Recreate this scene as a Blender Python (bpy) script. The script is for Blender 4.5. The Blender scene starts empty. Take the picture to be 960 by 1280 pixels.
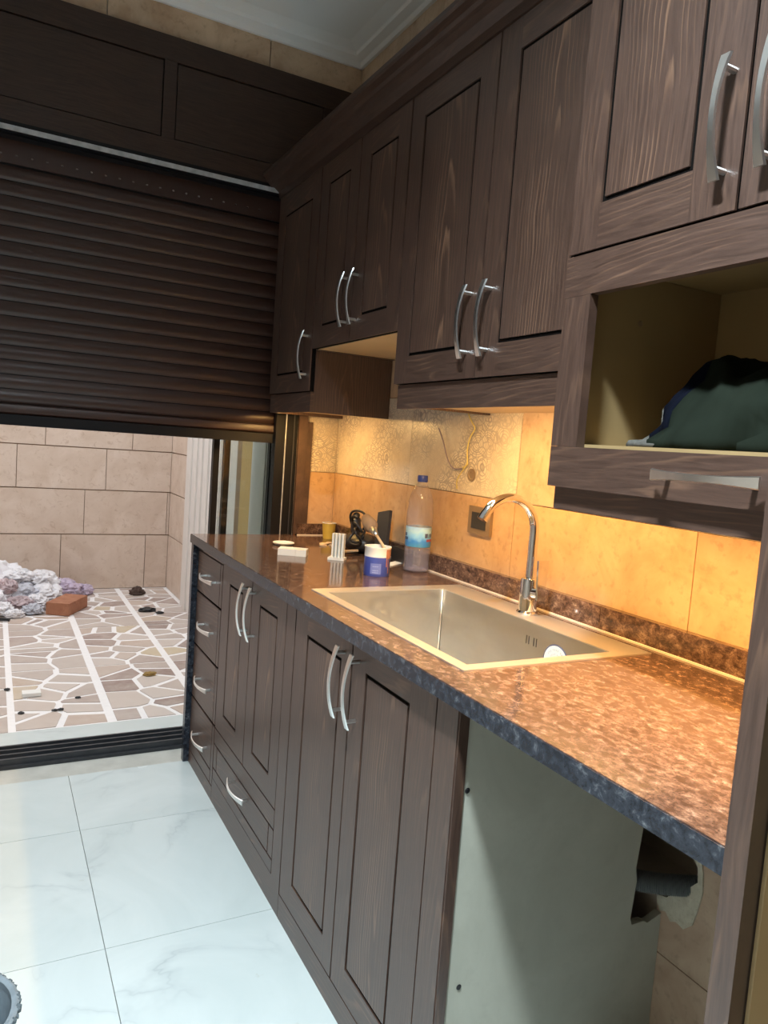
import bpy, bmesh, math, random
from mathutils import Vector, Matrix, noise
random.seed(7)
scene = bpy.context.scene
C = scene.collection
# ---------------------------------------------------------------- camera
RC = [[0.88251983, -0.46463151, 0.07263821], [0.02260951, -0.11236044, -0.99341026], [0.46973137, 0.87834657, -0.08865523]]
cd = bpy.data.cameras.new('camera'); cam = bpy.data.objects.new('camera', cd); C.objects.link(cam)
m = Matrix(((RC[0][0], -RC[1][0], -RC[2][0], -0.6866), (RC[0][1], -RC[1][1], -RC[2][1], -2.8431),
            (RC[0][2], -RC[1][2], -RC[2][2], 1.29), (0, 0, 0, 1)))
cam.matrix_world = m
cd.sensor_fit = 'VERTICAL'; cd.sensor_height = 36; cd.lens = 925.5 / 1280 * 36; cd.clip_start = .02
scene.camera = cam
# ---------------------------------------------------------------- world / light levels / exposure
SKY = (0.90, 0.95, 1.0); SKY_STRENGTH = 3.1
LAMP_POWER = 172.0; LAMP_COLOR = (0.80, 0.93, 1.0)
LED_POWER = 6.5; LED_COLOR = (1.0, 0.58, 0.19)
w = bpy.data.worlds.new('sky'); scene.world = w; w.use_nodes = True
bg = w.node_tree.nodes['Background']; bg.inputs[0].default_value = (*SKY, 1); bg.inputs[1].default_value = SKY_STRENGTH
vs = scene.view_settings
vs.view_transform = 'Standard'; vs.look = 'None'; vs.exposure = 0.0; vs.gamma = 1.0; vs.use_curve_mapping = False

# ---------------------------------------------------------------- material helpers
class NT:
    def __init__(s, name):
        s.m = bpy.data.materials.new(name); s.m.use_nodes = True
        s.t = s.m.node_tree; s.b = s.t.nodes['Principled BSDF']; s.out = s.t.nodes['Material Output']
    def n(s, typ, **k):
        x = s.t.nodes.new(typ)
        for a, v in k.items():
            if a.startswith('i_'):
                key = a[2:]
                key = int(key) if key.isdigit() else key.replace('_', ' ')
                x.inputs[key].default_value = v
            else: setattr(x, a, v)
        return x
    def l(s, a, b): s.t.links.new(a, b)
    def ramp(s, fac, stops, interp='LINEAR'):
        r = s.n('ShaderNodeValToRGB'); r.color_ramp.interpolation = interp
        e = r.color_ramp.elements
        while len(e) < len(stops): e.new(.5)
        for k, (p, c) in enumerate(stops):
            e[k].position = p; e[k].color = (c, c, c, 1) if not hasattr(c, '__len__') else (*c, 1)
        s.l(fac, r.inputs[0]); return r.outputs[0]
    def mix(s, f, a, b, mode='MIX'):
        x = s.n('ShaderNodeMix', data_type='RGBA', blend_type=mode)
        for sock, v in ((x.inputs[0], f), (x.inputs[6], a), (x.inputs[7], b)):
            if hasattr(v, 'is_output'): s.l(v, sock)
            elif hasattr(v, '__len__'): sock.default_value = (*v, 1)
            else: sock.default_value = v
        return x.outputs[2]
    def math(s, op, a, b=0.0):
        x = s.n('ShaderNodeMath', operation=op)
        for i, v in enumerate((a, b)):
            if hasattr(v, 'is_output'): s.l(v, x.inputs[i])
            else: x.inputs[i].default_value = v
        return x.outputs[0]
    def coord(s, scale=(1, 1, 1), rnd=(0, 0, 0)):
        tc = s.n('ShaderNodeTexCoord'); v = tc.outputs['Object']
        if any(rnd):
            oi = s.n('ShaderNodeObjectInfo'); q = s.n('ShaderNodeVectorMath', operation='SCALE'); q.inputs[0].default_value = rnd
            s.l(oi.outputs['Random'], q.inputs['Scale']); a = s.n('ShaderNodeVectorMath', operation='ADD')
            s.l(v, a.inputs[0]); s.l(q.outputs[0], a.inputs[1]); v = a.outputs[0]
        mp = s.n('ShaderNodeVectorMath', operation='MULTIPLY'); mp.inputs[1].default_value = scale
        s.l(v, mp.inputs[0]); return mp.outputs[0]
    def noise(s, vec, scale, detail=3, rough=.5, dist=0):
        x = s.n('ShaderNodeTexNoise'); x.inputs['Scale'].default_value = scale; x.inputs['Detail'].default_value = detail
        x.inputs['Roughness'].default_value = rough; x.inputs['Distortion'].default_value = dist
        s.l(vec, x.inputs['Vector']); return x.outputs['Fac']
    def bump(s, h, strength=.2, dist=.002):
        b = s.n('ShaderNodeBump'); b.inputs['Strength'].default_value = strength; b.inputs['Distance'].default_value = dist
        s.l(h, b.inputs['Height']); s.l(b.outputs[0], s.b.inputs['Normal'])
    def fin(s, col=None, rough=.5, metal=0, spec=None):
        if col is not None:
            if hasattr(col, 'is_output'): s.l(col, s.b.inputs['Base Color'])
            else: s.b.inputs['Base Color'].default_value = (*col, 1)
        if hasattr(rough, 'is_output'): s.l(rough, s.b.inputs['Roughness'])
        else: s.b.inputs['Roughness'].default_value = rough
        s.b.inputs['Metallic'].default_value = metal
        if spec is not None: s.b.inputs['Specular IOR Level'].default_value = spec
        return s.m

def plain(name, col, rough=.5, metal=0, var=.12, scale=30, spec=None):
    t = NT(name); v = t.coord(rnd=(3, 5, 7)); n = t.noise(v, scale, 4)
    c = t.mix(n, tuple(x * (1 - var) for x in col), tuple(min(1, x * (1 + var)) for x in col))
    return t.fin(c, rough, metal, spec)

def wood(name, sc, rnd, dark=1.0, amt=.55, lo=.42, hi=.66, centre=None, spec=.85):
    """dark stained pine: sc = (x,y,z) scale with a small value along the grain"""
    t = NT(name)
    v = t.coord(rnd=rnd)
    warp = t.n('ShaderNodeTexNoise'); warp.inputs['Scale'].default_value = 3.0; warp.inputs['Detail'].default_value = 2
    t.l(v, warp.inputs['Vector'])
    wsub = t.n('ShaderNodeVectorMath', operation='MULTIPLY_ADD'); wsub.inputs[1].default_value = (.05, .05, .05)
    t.l(warp.outputs['Color'], wsub.inputs[0]); t.l(v, wsub.inputs[2])
    mp = t.n('ShaderNodeVectorMath', operation='MULTIPLY'); mp.inputs[1].default_value = sc; t.l(wsub.outputs[0], mp.inputs[0])
    wv = t.n('ShaderNodeTexWave', wave_type='RINGS', rings_direction='SPHERICAL', wave_profile='SAW')
    wv.inputs['Scale'].default_value = 1.0; wv.inputs['Distortion'].default_value = 5.0
    wv.inputs['Detail'].default_value = 3; wv.inputs['Detail Scale'].default_value = 1.2
    t.l(mp.outputs[0], wv.inputs['Vector'])
    lines = t.ramp(wv.outputs['Fac'], [(0, 0.0), (.68, .06), (.90, 1.0), (1, .2)])
    fine = t.noise(mp.outputs[0], 6.0, 4, .7)
    big = t.noise(v, 5.0, 3)
    mask = t.ramp(big, [(lo, .10), (hi, 1.0)])
    if centre:   # the flame figure sits in the middle of the board
        tc_ = t.n('ShaderNodeTexCoord'); sp_ = t.n('ShaderNodeSeparateXYZ'); t.l(tc_.outputs['Object'], sp_.inputs[0])
        off = t.math('ADD', t.math('ABSOLUTE', sp_.outputs[centre]), t.math('MULTIPLY', t.math('SUBTRACT', big, .5), .10))
        mask = t.math('MULTIPLY', mask, t.ramp(off, [(.025, 1.0), (.085, .22)]))
    f = t.math('MULTIPLY', t.math('MULTIPLY', lines, mask), amt)
    a = t.ramp(fine, [(.3, (.046 * dark, .0245 * dark, .0175 * dark)), (.7, (.096 * dark, .053 * dark, .038 * dark))])
    c = t.mix(f, a, (.26 * dark, .145 * dark, .088 * dark))
    t.bump(t.math('ADD', f, fine), .15, .001)
    return t.fin(c, t.ramp(fine, [(0, .34), (1, .48)]), spec=spec)

M = {}
GR = 40.0; AL = 2.0
M['wood_v'] = wood('stained_wood_vertical', (4, GR, AL), (0, 0, 2.2), 1.0, .35)
M['wood_panel'] = wood('stained_wood_panel', (4, 34, 1.7), (0, 0, 1.2), 1.0, .95, .34, .58, 1)
M['wood_h'] = wood('stained_wood_horizontal', (4, AL, GR), (0, 2.2, 0))
M['wood_x'] = wood('stained_wood_crosswise', (AL, 4, GR), (2.2, 0, 0))
M['wood_side'] = wood('stained_wood_side', (GR, 4, AL), (0, 0, 2.2))
M['wood_plain_x'] = wood('stained_board_crosswise', (AL, 4, GR), (2.2, 0, 0), .62, .12, spec=.4)
M['wood_plain_y'] = wood('stained_board_lengthwise', (4, AL, GR), (0, 2.2, 0), .72, .15, spec=.5)
M['groove'] = plain('dark_groove', (.004, .003, .0025), .9, spec=.1)
M['carcass'] = plain('pale_plywood', (.52, .37, .19), .55, scale=8)
M['niche'] = plain('yellowish_niche_board', (.36, .25, .115), .55, scale=8)
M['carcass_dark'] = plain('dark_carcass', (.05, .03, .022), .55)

def granite(name='brown_granite'):
    t = NT(name); v = t.coord(scale=(1, .7, 1))
    n1 = t.noise(v, 62, 10, .80, .35); n2 = t.noise(v, 120, 5, .7, .3); n3 = t.noise(v, 4.5, 3, .5, .5)
    base = t.ramp(n1, [(.36, (.028, .015, .011)), (.47, (.095, .052, .036)), (.56, (.19, .112, .076)), (.66, (.40, .27, .20))])
    c = t.mix(t.ramp(n2, [(.56, 0.0), (.70, .75)]), base, (.018, .011, .010))
    c = t.mix(t.ramp(n3, [(.45, 0.0), (.7, .35)]), c, (.045, .024, .018))
    return t.fin(c, .10, spec=.6)
M['granite'] = granite()
def granite_edge():
    t = NT('granite_edge_cool_sheen'); v = t.coord()
    n = t.noise(v, 55, 7, .72, .4)
    c = t.ramp(n, [(.40, (.008, .010, .017)), (.56, (.030, .036, .050)), (.66, (.11, .12, .135)), (.78, (.36, .37, .38))])  # cool lamp reflection put into the edge colour as blue-black tones
    return t.fin(c, .25)
M['granite_edge'] = granite_edge()

def tile_mat(name, lo, hi, rough=.22, sc=7, blotch=.5):
    t = NT(name); v = t.coord(rnd=(4, 9, 6)); n = t.noise(v, sc, 6, .62, .6); n2 = t.noise(v, sc * 6, 4, .6)
    c = t.ramp(n, [(.33, lo), (.66, hi)])
    c = t.mix(t.ramp(n2, [(.55, 0.0), (.75, blotch)]), c, tuple(x * .62 for x in lo))
    return t.fin(c, rough)
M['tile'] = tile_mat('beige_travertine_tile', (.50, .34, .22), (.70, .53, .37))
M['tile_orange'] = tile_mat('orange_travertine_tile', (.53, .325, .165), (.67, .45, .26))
M['tile_dull'] = tile_mat('darker_travertine_tile', (.42, .28, .19), (.56, .41, .29), .6)  # darker, rougher tile for the rows below the counter
M['grout'] = plain('pale_grout', (.72, .62, .50), .8)
def decor():
    t = NT('arabesque_decor_tile'); v = t.coord()
    n1 = t.noise(v, 9, 5, .6, .5)
    c = t.ramp(n1, [(.3, (.62, .52, .40)), (.7, (.80, .72, .58))])
    # scrolls: warped rings around cell centres + fine lace
    nz = t.n('ShaderNodeTexNoise'); nz.inputs['Scale'].default_value = 11; nz.inputs['Detail'].default_value = 1; t.l(v, nz.inputs['Vector'])
    ad = t.n('ShaderNodeVectorMath', operation='MULTIPLY_ADD'); ad.inputs[1].default_value = (.035, .035, .035)
    t.l(nz.outputs['Color'], ad.inputs[0]); t.l(v, ad.inputs[2])
    vo = t.n('ShaderNodeTexVoronoi', feature='F1'); vo.inputs['Scale'].default_value = 13; vo.inputs['Randomness'].default_value = .55
    t.l(ad.outputs[0], vo.inputs['Vector'])
    sn = t.math('SINE', t.math('MULTIPLY', vo.outputs['Distance'], 34.0))
    l1 = t.ramp(t.math('ABSOLUTE', sn), [(0, 1.0), (.30, .9), (.5, 0.0)])
    vo2 = t.n('ShaderNodeTexVoronoi', feature='DISTANCE_TO_EDGE'); vo2.inputs['Scale'].default_value = 46; t.l(ad.outputs[0], vo2.inputs['Vector'])
    l2 = t.ramp(vo2.outputs['Distance'], [(0, .8), (.07, .5), (.14, 0.0)])
    msk = t.ramp(t.noise(v, 4.5, 2), [(.40, 0.15), (.58, 1.0)])
    ln = t.math('MULTIPLY', t.math('MAXIMUM', l1, l2), msk)
    c = t.mix(t.math('MULTIPLY', ln, .78), c, (.24, .20, .19))
    return t.fin(c, .3)
M['decor'] = decor()

def marble(name='white_marble'):
    t = NT(name); v = t.coord(rnd=(9, 4, 2)); n = t.noise(v, 2.2, 6, .6, 1.2)
    wv = t.math('ABSOLUTE', t.math('SUBTRACT', t.noise(v, 1.7, 5, .55, .8), .5))
    vein = t.ramp(wv, [(0, .60), (.008, .28), (.04, 0.0)])
    msk = t.ramp(t.noise(v, 2.6, 2), [(.50, 0.0), (.72, 1.0)])
    c = t.ramp(n, [(.3, (.56, .62, .61)), (.7, (.65, .70, .69))])
    c = t.mix(t.math('MULTIPLY', vein, msk), c, (.33, .38, .40))
    st = t.ramp(t.noise(v, 26, 3, .6), [(.70, 0.0), (.76, .55)])
    c = t.mix(t.math('MULTIPLY', st, msk), c, (.36, .32, .20))
    return t.fin(c, t.ramp(t.noise(v, 6, 2), [(.2, .20), (.8, .28)]), spec=.5)
M['marble'] = marble()
M['dusty'] = plain('dusty_cement', (.50, .49, .44), .85, var=.25, scale=14)

def stone():
    t = NT('crazy_paving_stone'); oi = t.n('ShaderNodeObjectInfo')
    c = t.ramp(oi.outputs['Random'], [(0, (.25, .175, .15)), (.15, (.38, .28, .245)), (.3, (.53, .45, .40)), (.5, (.42, .33, .29)), (.7, (.60, .52, .47)), (.88, (.50, .38, .31)), (1, (.58, .47, .32))])
    v = t.coord(rnd=(5, 5, 5)); n = t.noise(v, 14, 5, .6)
    c = t.mix(t.ramp(n, [(.35, 0.0), (.8, .5)]), c, (.62, .55, .49))
    return t.fin(c, .6)
M['stone'] = stone()
M['stone_grout'] = plain('white_paving_grout', (.86, .83, .82), .85, var=.06, scale=40)
def terrace_tile():
    t = NT('terrace_wall_tile'); v = t.coord(rnd=(6, 2, 4)); n = t.noise(v, 5, 6, .6, .8); n2 = t.noise(v, 22, 5, .65, 1.0)
    c = t.ramp(n, [(.3, (.60, .47, .375)), (.7, (.72, .60, .51))])
    c = t.mix(t.ramp(n2, [(.56, 0.0), (.74, .60)]), c, (.40, .26, .17))
    return t.fin(c, .45)
M['terrace_tile'] = terrace_tile()
M['terrace_grout'] = plain('brown_joint', (.30, .19, .12), .8)
M['white_render'] = plain('white_render', (.74, .70, .66), .7, var=.06, scale=6)
M['paint_ceiling'] = plain('white_ceiling_paint', (.88, .90, .91), .55, var=.02, scale=3)
M['paint_wall'] = plain('tan_wall_finish', (.36, .29, .23), .7, var=.05, scale=3)
M['metal'] = plain('brushed_nickel', (.80, .80, .78), .30, 1.0, var=.06, scale=80)
M['chrome'] = plain('chrome', (.80, .80, .80), .07, 1.0, var=.02)
def steel():
    t = NT('brushed_steel'); v = t.coord(scale=(1, .15, 1)); n = t.noise(v, 60, 4)
    sm = t.noise(t.coord(), 6, 4, .6, 1)
    c = t.mix(sm, (.52, .51, .48), (.66, .65, .61))
    return t.fin(c, t.ramp(n, [(.3, .34), (.7, .5)]), 1.0)
M['steel'] = steel()
M['rim'] = plain('satin_steel_rim', (.82, .78, .72), .35, .85, var=.05)
M['black_alu'] = plain('black_aluminium', (.007, .007, .009), .5, var=.3, scale=18, spec=.25)
M['worn_alu'] = plain('worn_black_aluminium', (.035, .037, .042), .45, var=.6, scale=25)
M['bare_alu'] = plain('bare_aluminium', (.50, .52, .54), .5, .3, var=.5, scale=40)
def slat():
    t = NT('brown_shutter_lacquer'); n = t.noise(t.coord(scale=(.3, 1, 1), rnd=(5, 1, 1)), 20, 4)
    return t.fin(t.mix(n, (.036, .0155, .011), (.050, .022, .0155)), t.ramp(n, [(.3, .36), (.7, .5)]), spec=.55)
M['slat'] = slat()
M['panel_grey'] = tile_mat('bare_primer_panel', (.46, .46, .38), (.56, .56, .47), .75, 4, .15)
M['plaster'] = tile_mat('rough_plaster', (.46, .40, .29), (.60, .55, .43), .9, 30, .5)
M['hose'] = plain('grey_hose_plastic', (.17, .18, .18), .45)
M['black_plastic'] = plain('black_plastic', (.014, .014, .016), .4)
M['dark_plastic'] = plain('charcoal_plastic', (.03, .031, .035), .5)
M['white_plastic'] = plain('white_plastic', (.78, .78, .74), .4, var=.05)
M['paper'] = plain('white_paper', (.82, .80, .76), .8, var=.04)
M['yellow'] = plain('yellow_cup', (.62, .42, .07), .45)
M['blue_can'] = plain('blue_tin_paint', (.055, .085, .36), .35, var=.2, scale=60)
M['navy'] = plain('navy_cloth', (.004, .005, .010), .95, spec=.03)
M['olive'] = plain('olive_cloth', (.013, .017, .012), .95, var=.35, scale=14, spec=.03)
M['knit'] = plain('grey_knit', (.10, .095, .085), .95, var=.6, scale=90, spec=.03)
M['brick'] = tile_mat('terracotta_brick', (.33, .13, .07), (.44, .20, .115), .8, 14)
M['socket'] = plain('bronze_plate', (.30, .21, .13), .35, .3)
M['strip_yellow'] = plain('yellow_strip_finish', (.56, .38, .15), .4)
M['cable_y'] = plain('yellow_wire', (.75, .60, .18), .5)
M['cable_p'] = plain('mauve_wire', (.33, .26, .30), .5)
M['bristle'] = plain('brush_bristle', (.30, .19, .11), .9)
M['pale_wood'] = plain('pale_wood', (.62, .45, .28), .6)
M['rust'] = plain('rusty_drip', (.42, .17, .09), .6, var=.4, scale=60)
M['bucket'] = plain('blue_grey_bucket', (.22, .27, .31), .5, var=.45, scale=30)
M['bucket_dirt'] = plain('dried_cement', (.10, .13, .15), .9, var=.7, scale=60)
M['blue_cap'] = plain('blue_cap', (.03, .06, .36), .35)
M['water_label_blue'] = None
def clear(name, tint, gloss=.12, rough=.04, milk=0, milkcol=(1, 1, 1)):
    t = NT(name); nt = t.t; nt.nodes.remove(t.b)
    tr = t.n('ShaderNodeBsdfTransparent'); tr.inputs[0].default_value = (*tint, 1)
    gl = t.n('ShaderNodeBsdfGlossy'); gl.inputs['Roughness'].default_value = rough
    lw_ = t.n('ShaderNodeLayerWeight'); lw_.inputs[0].default_value = .5
    fr = t.math('MULTIPLY', t.math('POWER', lw_.outputs['Facing'], 4.0), .5)
    mx = t.n('ShaderNodeMixShader'); t.l(t.math('ADD', fr, gloss), mx.inputs[0])
    src = tr.outputs[0]
    if milk:
        df = t.n('ShaderNodeBsdfDiffuse'); df.inputs[0].default_value = (*milkcol, 1)
        m2 = t.n('ShaderNodeMixShader'); m2.inputs[0].default_value = milk; t.l(tr.outputs[0], m2.inputs[1]); t.l(df.outputs[0], m2.inputs[2]); src = m2.outputs[0]
    t.l(src, mx.inputs[1]); t.l(gl.outputs[0], mx.inputs[2]); t.l(mx.outputs[0], t.out.inputs[0]); return t.m
M['pet'] = clear('clear_bottle_plastic', (.92, .90, .93), .07, .10, .11, (.85, .80, .84))
M['water'] = clear('bottle_water', (.78, .80, .92), .05, .04, .14, (.50, .50, .68))
M['glass'] = clear('window_glass', (.90, .93, .92), .03, .01)
def label_mat():
    t = NT('bottle_label_print'); v = t.coord()
    sp = t.n('ShaderNodeSeparateXYZ'); t.l(v, sp.inputs[0])
    n = t.noise(v, 45, 3)
    h = t.math('ADD', t.math('MULTIPLY', sp.outputs[2], 12.0), .5)
    c = t.ramp(t.math('ADD', h, t.math('MULTIPLY', t.math('SUBTRACT', n, .5), .5)), [(.0, (.10, .33, .40)), (.28, (.05, .24, .58)), (.5, (.25, .52, .72)), (.75, (.42, .62, .66)), (1, (.25, .38, .62))])
    return t.fin(c, .35)
M['label'] = label_mat()
def emit(name, col, strength):
    t = NT(name); t.b.inputs['Base Color'].default_value = (*col, 1)
    t.b.inputs['Emission Color'].default_value = (*col, 1); t.b.inputs['Emission Strength'].default_value = strength
    return t.m

# ---------------------------------------------------------------- mesh helpers
class MB:
    def __init__(s): s.bm = bmesh.new()
    def box(s, x0, x1, y0, y1, z0, z1):
        a = [(x, y, z) for z in (z0, z1) for y in (y0, y1) for x in (x0, x1)]
        vs = [s.bm.verts.new(p) for p in a]
        for f in ((0, 2, 3, 1), (4, 5, 7, 6), (0, 1, 5, 4), (2, 6, 7, 3), (0, 4, 6, 2), (1, 3, 7, 5)):
            s.bm.faces.new([vs[i] for i in f])
        return s
    def prism(s, pts, axis, a, b):
        """polygon pts (2D, in the other two axes in xyz order) extruded along axis from a to b"""
        def P(p, t): return {'x': (t, p[0], p[1]), 'y': (p[0], t, p[1]), 'z': (p[0], p[1], t)}[axis]
        A = [s.bm.verts.new(P(p, a)) for p in pts]; B = [s.bm.verts.new(P(p, b)) for p in pts]; n = len(pts)
        s.bm.faces.new(A); s.bm.faces.new(B[::-1])
        for i in range(n): s.bm.faces.new((A[i], B[i], B[(i + 1) % n], A[(i + 1) % n]))
        return s
    def tube(s, path, r, seg=10, cap=True, flat=1.0):
        path = [Vector(p) for p in path]; rings = []
        rr = r if hasattr(r, '__len__') else [r] * len(path)
        up = None
        for i, p in enumerate(path):
            d = (path[min(i + 1, len(path) - 1)] - path[max(i - 1, 0)]).normalized()
            if up is None:
                up = Vector((0, 0, 1)) if abs(d.z) < .9 else Vector((0, 1, 0))
            a = d.cross(up).normalized(); b = a.cross(d).normalized(); up = b
            rings.append([s.bm.verts.new(p + (a * math.cos(t) + b * flat * math.sin(t)) * rr[i]) for t in [2 * math.pi * k / seg for k in range(seg)]])
        for A, B in zip(rings, rings[1:]):
            for k in range(seg): s.bm.faces.new((A[k], A[(k + 1) % seg], B[(k + 1) % seg], B[k]))
        if cap: s.bm.faces.new(rings[0][::-1]); s.bm.faces.new(rings[-1])
        return s
    def lathe(s, c, prof, seg=28, cap0=True, cap1=True, axis='z', squash=None):
        rings = []
        for r, h in prof:
            ring = []
            for k in range(seg):
                t = 2 * math.pi * k / seg; a, b = r * math.cos(t), r * math.sin(t)
                p = (a, b, h) if axis == 'z' else ((h, a, b) if axis == 'x' else (a, h, b))
                ring.append(s.bm.verts.new((c[0] + p[0], c[1] + p[1], c[2] + p[2])))
            rings.append(ring)
        for A, B in zip(rings, rings[1:]):
            for k in range(seg): s.bm.faces.new((A[k], A[(k + 1) % seg], B[(k + 1) % seg], B[k]))
        if cap0: s.bm.faces.new(rings[0][::-1])
        if cap1: s.bm.faces.new(rings[-1])
        return s
    def blob(s, c, r, amp=.25, freq=3.0, sub=3, seed=0.0, zfloor=None, ridge=False):
        g = bmesh.new(); bmesh.ops.create_icosphere(g, subdivisions=sub, radius=1)
        mp = {}
        for v in g.verts:
            d = v.co.normalized(); q = d * freq + Vector((seed * 7.3, seed * 3.1, seed * 5.7))
            n = noise.noise(q) + .5 * noise.noise(q * 2.1) + .3 * noise.noise(q * 4.3)
            if ridge: n = .7 - 2.2 * abs(noise.noise(q)) + .7 - 1.6 * abs(noise.noise(q * 2.3 + Vector((9, 2, 1))))
            k = 1 + amp * n
            p = Vector((c[0] + d.x * r[0] * k, c[1] + d.y * r[1] * k, c[2] + d.z * r[2] * k))
            if zfloor is not None: p.z = max(p.z, zfloor)
            mp[v.index] = s.bm.verts.new(p)
        for f in g.faces: s.bm.faces.new([mp[v.index] for v in f.verts])
        g.free(); return s
    def xf(s, mat):
        bmesh.ops.transform(s.bm, matrix=mat, verts=s.bm.verts); return s
    def bevel(s, w, seg=2, ang=30):
        es = [e for e in s.bm.edges if len(e.link_faces) == 2 and e.calc_face_angle(0) > math.radians(ang)]
        bmesh.ops.bevel(s.bm, geom=es, offset=w, segments=seg, affect='EDGES', profile=.7); return s
    def build(s, name, mat, parent=None, label=None, cat=None, group=None, kind=None, smooth=False, base=False):
        bm = s.bm; bmesh.ops.recalc_face_normals(bm, faces=bm.faces)
        xs = [v.co.x for v in bm.verts]; ys = [v.co.y for v in bm.verts]; zs = [v.co.z for v in bm.verts]
        o = Vector(((min(xs) + max(xs)) / 2, (min(ys) + max(ys)) / 2, min(zs) if base else (min(zs) + max(zs)) / 2))
        bmesh.ops.translate(bm, vec=-o, verts=bm.verts)
        me = bpy.data.meshes.new(name); bm.to_mesh(me); bm.free()
        if smooth:
            for p in me.polygons: p.use_smooth = True
            if smooth is not True: me.set_sharp_from_angle(angle=math.radians(smooth))
        for mm in (mat if isinstance(mat, list) else [mat]): me.materials.append(M[mm] if isinstance(mm, str) else mm)
        ob = bpy.data.objects.new(name, me); C.objects.link(ob)
        W[ob.name] = o
        if parent is not None: ob.parent = parent; ob.location = o - W[parent.name]
        else: ob.location = o
        tag(ob, label, cat, group, kind); return ob
W = {}
def tag(o, label=None, cat=None, group=None, kind=None):
    if label: o['label'] = label
    if cat: o['category'] = cat
    if group: o['group'] = group
    if kind: o['kind'] = kind
    return o
def empty(name, loc, label=None, cat=None, group=None, kind=None):
    o = bpy.data.objects.new(name, None); C.objects.link(o); o.location = loc; W[o.name] = Vector(loc); o.empty_display_size = .05
    return tag(o, label, cat, group, kind)
def B(*a): return MB().box(*a)

# ---------------------------------------------------------------- dimensions (metres)
WX = .588          # right wall tile face
UX = .27           # face of the wall cabinet doors
CZ = .90           # counter top
LX = .025          # face of the base cabinet doors
CEIL = 2.82
XL, YB = -1.95, -4.3   # left and back room walls

# ---------------------------------------------------------------- room shell
fl = B(XL, WX + .02, YB, .10, -.06, -.012).build('floor', 'grout', kind='structure')
xs = [XL, -1.61, -1.01, -.41, .19, WX + .02]; ys = [YB, -4.03, -3.43, -2.83, -2.23, -1.63, -1.03, -.43, -.02]
for i in range(len(xs) - 1):
    for j in range(len(ys) - 1):
        B(xs[i] + .001, xs[i + 1] - .001, ys[j] + .001, ys[j + 1] - .001, -.02, 0).bevel(.0015, 1).build('marble_tile', 'marble', fl)
B(XL, .41, -.019, .098, -.02, -.001).build('cement_strip', 'dusty', fl)
ce = B(XL, WX + .2, YB, .02, CEIL, CEIL + .1).build('ceiling', 'paint_ceiling', kind='structure')
# plaster cornice: two-step profile along right and end walls
t1 = MB().prism([(WX + .01, 2.776), (WX - .012, 2.776), (WX - .02, 2.79), (WX - .05, 2.797), (WX - .055, 2.808), (WX - .10, CEIL), (WX + .01, CEIL)], 'y', YB, -.0)
t1.build('trim_1', 'paint_ceiling', kind='structure')
t2 = MB().prism([(.01, 2.776), (-.012, 2.776), (-.02, 2.79), (-.05, 2.797), (-.055, 2.808), (-.10, CEIL), (.01, CEIL)], 'x', XL, WX)
t2.build('trim_2', 'paint_ceiling', kind='structure')
B(XL - .1, XL, YB, .25, -.06, CEIL + .1).build('wall_left', 'paint_wall', kind='structure')
B(XL - .1, WX + .2, YB - .1, YB, -.06, CEIL + .1).build('wall_back', 'paint_wall', kind='structure')

# right wall: backing with a rough chase cut out under the counter, tiles in front
HY0, HY1, HZ0, HZ1 = -1.925, -1.60, .375, .66
wr = MB()
wr.box(WX + .012, WX + .2, HY1, .25, -.06, CEIL); wr.box(WX + .012, WX + .2, YB, HY0, -.06, CEIL)
wr.box(WX + .012, WX + .2, HY0, HY1, -.06, HZ0); wr.box(WX + .012, WX + .2, HY0, HY1, HZ1, CEIL)
wr.box(WX + .15, WX + .2, HY0, HY1, HZ0, HZ1)
wr = wr.build('wall_right', 'grout', kind='structure')
g = .0012
yj = [0.0, -.02, -.62, -1.22, -1.82, -2.42, -3.02]
zr = [.0, .263, .563, .863, 1.163, 1.463, 1.763, 2.063, 2.363, 2.663, 2.80]
for j in range(len(zr) - 1):
    for i in range(len(yj) - 1):
        y1, y0, z0, z1 = yj[i], yj[i + 1], zr[j], zr[j + 1]
        if y1 - y0 < .05: y1 = y1
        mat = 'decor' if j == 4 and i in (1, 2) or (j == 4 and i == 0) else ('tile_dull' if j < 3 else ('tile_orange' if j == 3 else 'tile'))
        b = MB()
        if z0 < .6 and y0 < -1.6 and y1 > -2.0 and j in (1, 2):
            # rough-edged chase through these tiles
            if j == 2:
                if i == 3: b.box(WX, WX + .011, HY1 + .0, y1 - g, z0 + g, z1 - g)
                else:
                    b.prism([(y0 + g, z0 + g), (-1.845, z0 + g), (-1.838, .59), (-1.83, .62), (y1 - g, .64), (y1 - g, z1 - g), (y0 + g, z1 - g)], 'x', WX, WX + .011)
            else:
                if i == 3: b.box(WX, WX + .011, HY1, y1 - g, z0 + g, z1 - g)
                else:
                    b.prism([(y0 + g, z0 + g), (y1 - g, z0 + g), (y1 - g, .385), (-1.845, .392), (-1.86, .410), (-1.882, .425), (-1.90, .448), (-1.914, .465), (-1.910, .495), (-1.893, .512), (-1.875, .528), (-1.853, .540), (-1.845, z1 - g), (y0 + g, z1 - g)], 'x', WX, WX + .011)
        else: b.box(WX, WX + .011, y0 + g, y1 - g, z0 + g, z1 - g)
        b.build('wall_tile', mat, wr)

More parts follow.
